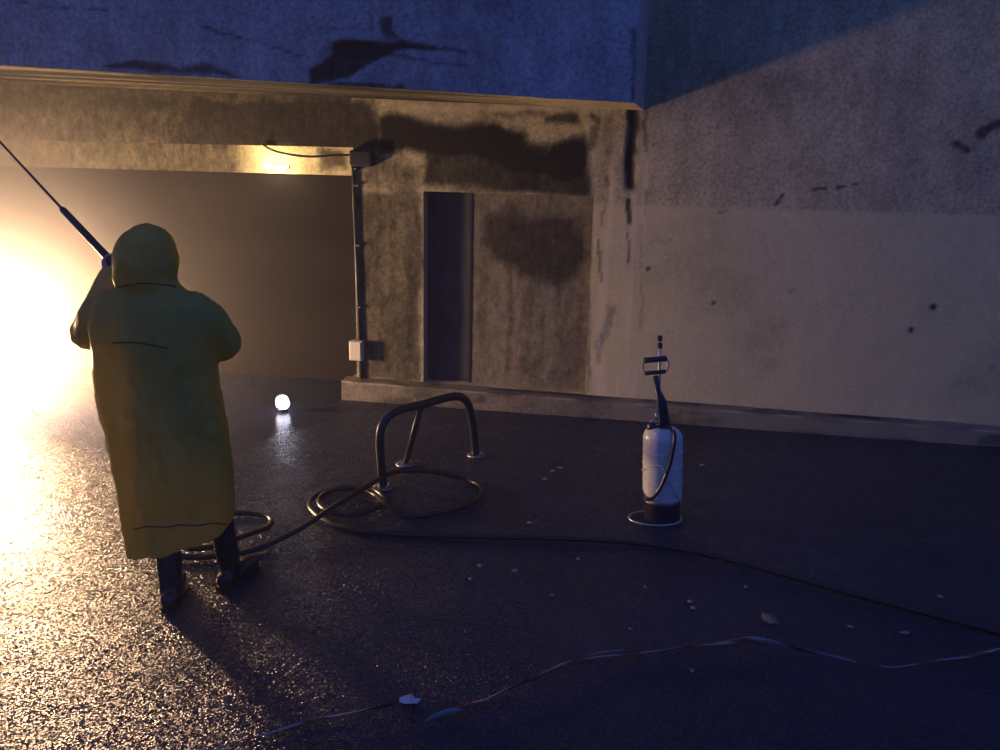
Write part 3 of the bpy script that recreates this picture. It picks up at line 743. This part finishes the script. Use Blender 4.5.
    # fine folds, open hem
    b2 = bmesh.new(); b2.from_mesh(cme); b2.normal_update()
    co = np.array([v.co for v in b2.verts]); cc = (co - np.array(pel)) @ np.stack([np.array(rt), np.array([0, 0, 1.0])], 1)
    dn = .034 * (fbm(cc[:, 0] * 9, cc[:, 1] * 2.6, 200) - .5) + .014 * (fbm(cc[:, 0] * 24, cc[:, 1] * 14, 201) - .5)
    for v, q in zip(b2.verts, dn): v.co += v.normal * float(q)
    hem = [f for f in b2.faces if f.normal.z < -.72 and f.calc_center_median().z < .40]
    bmesh.ops.delete(b2, geom=hem, context='FACES')
    # face opening of the hood, on the side away from the camera
    fo = [f for f in b2.faces if (f.calc_center_median() - (head + fwd * .14)).length < .105 and f.normal.dot(fwd) > .35]
    bmesh.ops.delete(b2, geom=fo, context='FACES')
    tree = BVHTree.FromBMesh(b2)
    coat = from_bm('raincoat', b2, MAT['coat'], body); tag(coat, 'long hooded olive raincoat')
    def surf(px, py, off=.004):
        d = Vector(ray(px, py)).normalized(); h = tree.ray_cast(Vector(CAM), d)
        return (h[0] + h[1] * off) if h[0] else A(px, py)
    def ribbon(name, px, wd, mat):
        bm = bmesh.new()
        pr = None
        for x, y in px:
            a, b = bm.verts.new(surf(x, y - wd)), bm.verts.new(surf(x, y + wd))
            if pr: bm.faces.new((pr[0], a, b, pr[1]))
            pr = (a, b)
        o = from_bm(name, bm, mat, coat); m = o.modifiers.new('t', 'SOLIDIFY'); m.thickness = .004; return o
    seam = simple('coat_seam', (.06, .05, .015), .6)
    ribbon('yoke_seam', [(x, 342 + (x - 112) * .09 + 1.5 * math.sin(x * .08)) for x in np.linspace(113, 168, 16)], .6, seam)
    ribbon('hood_seam', [(x, 287 - 4.0 * math.sin((x - 118) / 58 * math.pi)) for x in np.linspace(118, 176, 14)], .5, seam)
    ribbon('hem_band', [(x, 528 - (x - 132) * .05 + .8 * math.sin(x * .2)) for x in np.linspace(134, 226, 24)], .6, seam)
person()

# ------------------------------------------------------------------ barrier tape and litter
def ribbon_tape(name, px, w, label, seed):
    rng = random.Random(seed); pts = catmull([ground(x, y, .012) for x, y in px], 8)
    n = len(pts); bm = bmesh.new(); lay = bm.verts.layers.float.new('stripe'); s = 0; pr = None; ph = rng.random() * 6
    for i, p in enumerate(pts):
        if i: s += (pts[i] - pts[i - 1]).length
        t = (pts[min(i + 1, n - 1)] - pts[max(i - 1, 0)]).normalized(); side = Vector((-t.y, t.x, 0))
        ang = 1.1 * math.sin(s * 3.1 + ph) + .7 * math.sin(s * 7.3 + ph * 2)
        ww = w * (.45 + .55 * math.sin(s * 2.2 + ph) ** 2) * min(1, .3 + .12 * min(i, n - 1 - i))
        off = side * math.cos(ang) * ww + Vector((0, 0, 1)) * math.sin(ang) * ww
        c = p + Vector((0, 0, abs(math.sin(ang)) * ww + .004))
        a, m, b = bm.verts.new(c - off), bm.verts.new(c + Vector((0, 0, .004))), bm.verts.new(c + off)
        for v in (a, m, b): v[lay] = s
        a[lay] = s - .03; b[lay] = s + .03
        if pr:
            bm.faces.new((pr[0], a, m, pr[1])); bm.faces.new((pr[1], m, b, pr[2]))
        pr = (a, m, b)
    o = from_bm(name, bm, MAT['tape']); md = o.modifiers.new('t', 'SOLIDIFY'); md.thickness = .0012
    tag(o, label, 'tape'); return o
ribbon_tape('barrier_tape', [(1030, 643), (1000, 650), (970, 657), (935, 662), (895, 668), (860, 664), (800, 652), (750, 641.5), (700, 648), (640, 655), (600, 658), (565, 667), (535, 680), (515, 688), (480, 703), (440, 718), (425, 725)], .012,
            'red and white barrier tape trailing across the asphalt beyond the scrap of paper', 3)
ribbon_tape('barrier_tape', [(396, 706), (370, 712), (345, 716), (318, 720), (298, 725), (272, 734), (240, 743), (215, 751)], .012, 'short torn end of red and white barrier tape beside the white paper scrap', 8)
ribbon_tape('barrier_tape', [(648, 651), (610, 652), (575, 660), (552, 671), (530, 684)], .008, 'thin twisted strip of barrier tape lying against the longer tape', 12)
def flake(name, px, py, rx, ry, mat, label, cat, group=None, seed=0, curl=.25):
    rng = random.Random(seed); c = ground(px, py); k = depth_of(c) / F
    n = 9; bm = bmesh.new(); cv = bm.verts.new((c.x, c.y, .010 + curl * rx * k)); ring = []
    for i in range(n):
        a = 2 * math.pi * i / n; q = rng.uniform(.7, 1.15)
        p = c + Vector(RT) * rx * k * math.cos(a) * q + Vector(HF) * ry * k * 2.4 * math.sin(a) * q
        ring.append(bm.verts.new((p.x, p.y, .006 + rng.uniform(0, curl) * rx * k)))
    for i in range(n): bm.faces.new((cv, ring[i], ring[(i + 1) % n]))
    o = from_bm(name, bm, mat, None, False); m = o.modifiers.new('t', 'SOLIDIFY'); m.thickness = .002
    tag(o, label, cat, group); return o
flake('paper_scrap', 409, 702, 12, 4, MAT['paper'], 'crumpled white paper scrap at the torn end of the barrier tape', 'paper', None, 2)
flake('fallen_leaf', 770, 620, 9, 6, MAT['leaf'], 'dull round leaf lying between the hose and the long barrier tape', 'leaf', None, 4, .1)
chips = [(561, 469, 4, 1.5), (553, 472, 3, 1), (515, 572, 4, 1.6), (480, 567, 3.5, 1.6), (690, 603, 3.5, 1.2), (693, 609, 3, 1.5), (578, 560, 2.5, 1.2), (545, 480, 3, 1.5), (530, 524, 4, 1.5), (702, 466, 4, 1.2), (645, 588, 2, 1), (746, 588, 2, 1.2), (692, 672, 2.5, 1.8), (940, 598, 4, 1.5), (905, 634, 7, 1.5), (850, 628, 5, 1.2), (470, 580, 2.5, 1.2), (552, 596, 2, 1), (630, 630, 2, 1)]
for i, (x, y, a, b) in enumerate(chips):
    flake('debris_chip', x, y, a, b, MAT['chip'], 'small pale flake of debris scattered on the wet asphalt', 'debris', 'pale debris flakes on the asphalt', 30 + i)

# ------------------------------------------------------------------ drifting water mist round the washing
def mist():
    bm = bmesh.new(); add_box(bm, (-7.3, -9.0, .02), (8.0, .13, 4.5)); add_box(bm, (-7.3, .131, .02), (JAMB - .01, .57, BEAMZ - .01)); me = bpy.data.meshes.new('water_mist'); bm.to_mesh(me); bm.free()
    m = bpy.data.materials.new('water_mist'); m.use_nodes = True; t = m.node_tree; t.nodes.clear()
    out = t.nodes.new('ShaderNodeOutputMaterial'); vol = t.nodes.new('ShaderNodeVolumePrincipled'); vol.inputs['Anisotropy'].default_value = .25; vol.inputs['Color'].default_value = (.95, .95, .95, 1)
    gm = t.nodes.new('ShaderNodeNewGeometry'); ds = t.nodes.new('ShaderNodeVectorMath'); ds.operation = 'DISTANCE'; ds.inputs[1].default_value = (LAMP.x, LAMP.y + .2, LAMP.z + .35)
    t.links.new(gm.outputs['Position'], ds.inputs[0])
    def fall(rmax, dens):
        mr = t.nodes.new('ShaderNodeMapRange'); mr.interpolation_type = 'SMOOTHSTEP'
        for k, v in (('From Min', 0.0), ('From Max', rmax), ('To Min', dens), ('To Max', 0.0)): mr.inputs[k].default_value = v
        t.links.new(ds.outputs['Value'], mr.inputs['Value']); return mr.outputs['Result']
    ad = t.nodes.new('ShaderNodeMath'); ad.operation = 'ADD'; t.links.new(fall(2.7, .09), ad.inputs[0]); t.links.new(fall(1.6, .50), ad.inputs[1])
    nz = t.nodes.new('ShaderNodeTexNoise'); nz.inputs['Scale'].default_value = 1.1; nz.inputs['Detail'].default_value = 3; t.links.new(gm.outputs['Position'], nz.inputs['Vector'])
    mm = t.nodes.new('ShaderNodeMath'); mm.operation = 'MULTIPLY'; t.links.new(ad.outputs[0], mm.inputs[0])
    m2 = t.nodes.new('ShaderNodeMath'); m2.operation = 'MULTIPLY'; m2.inputs[1].default_value = 2.0; t.links.new(nz.outputs['Fac'], m2.inputs[0]); t.links.new(m2.outputs[0], mm.inputs[1])
    hz = t.nodes.new('ShaderNodeMath'); hz.operation = 'ADD'; hz.inputs[1].default_value = .005; t.links.new(mm.outputs[0], hz.inputs[0]); t.links.new(hz.outputs[0], vol.inputs['Density']); t.links.new(vol.outputs[0], out.inputs['Volume'])
    o = link('water_mist', me, m); tag(o, 'thin water mist hanging over the ground, thickest and glowing before the shutter', 'mist', None, 'stuff')
mist()
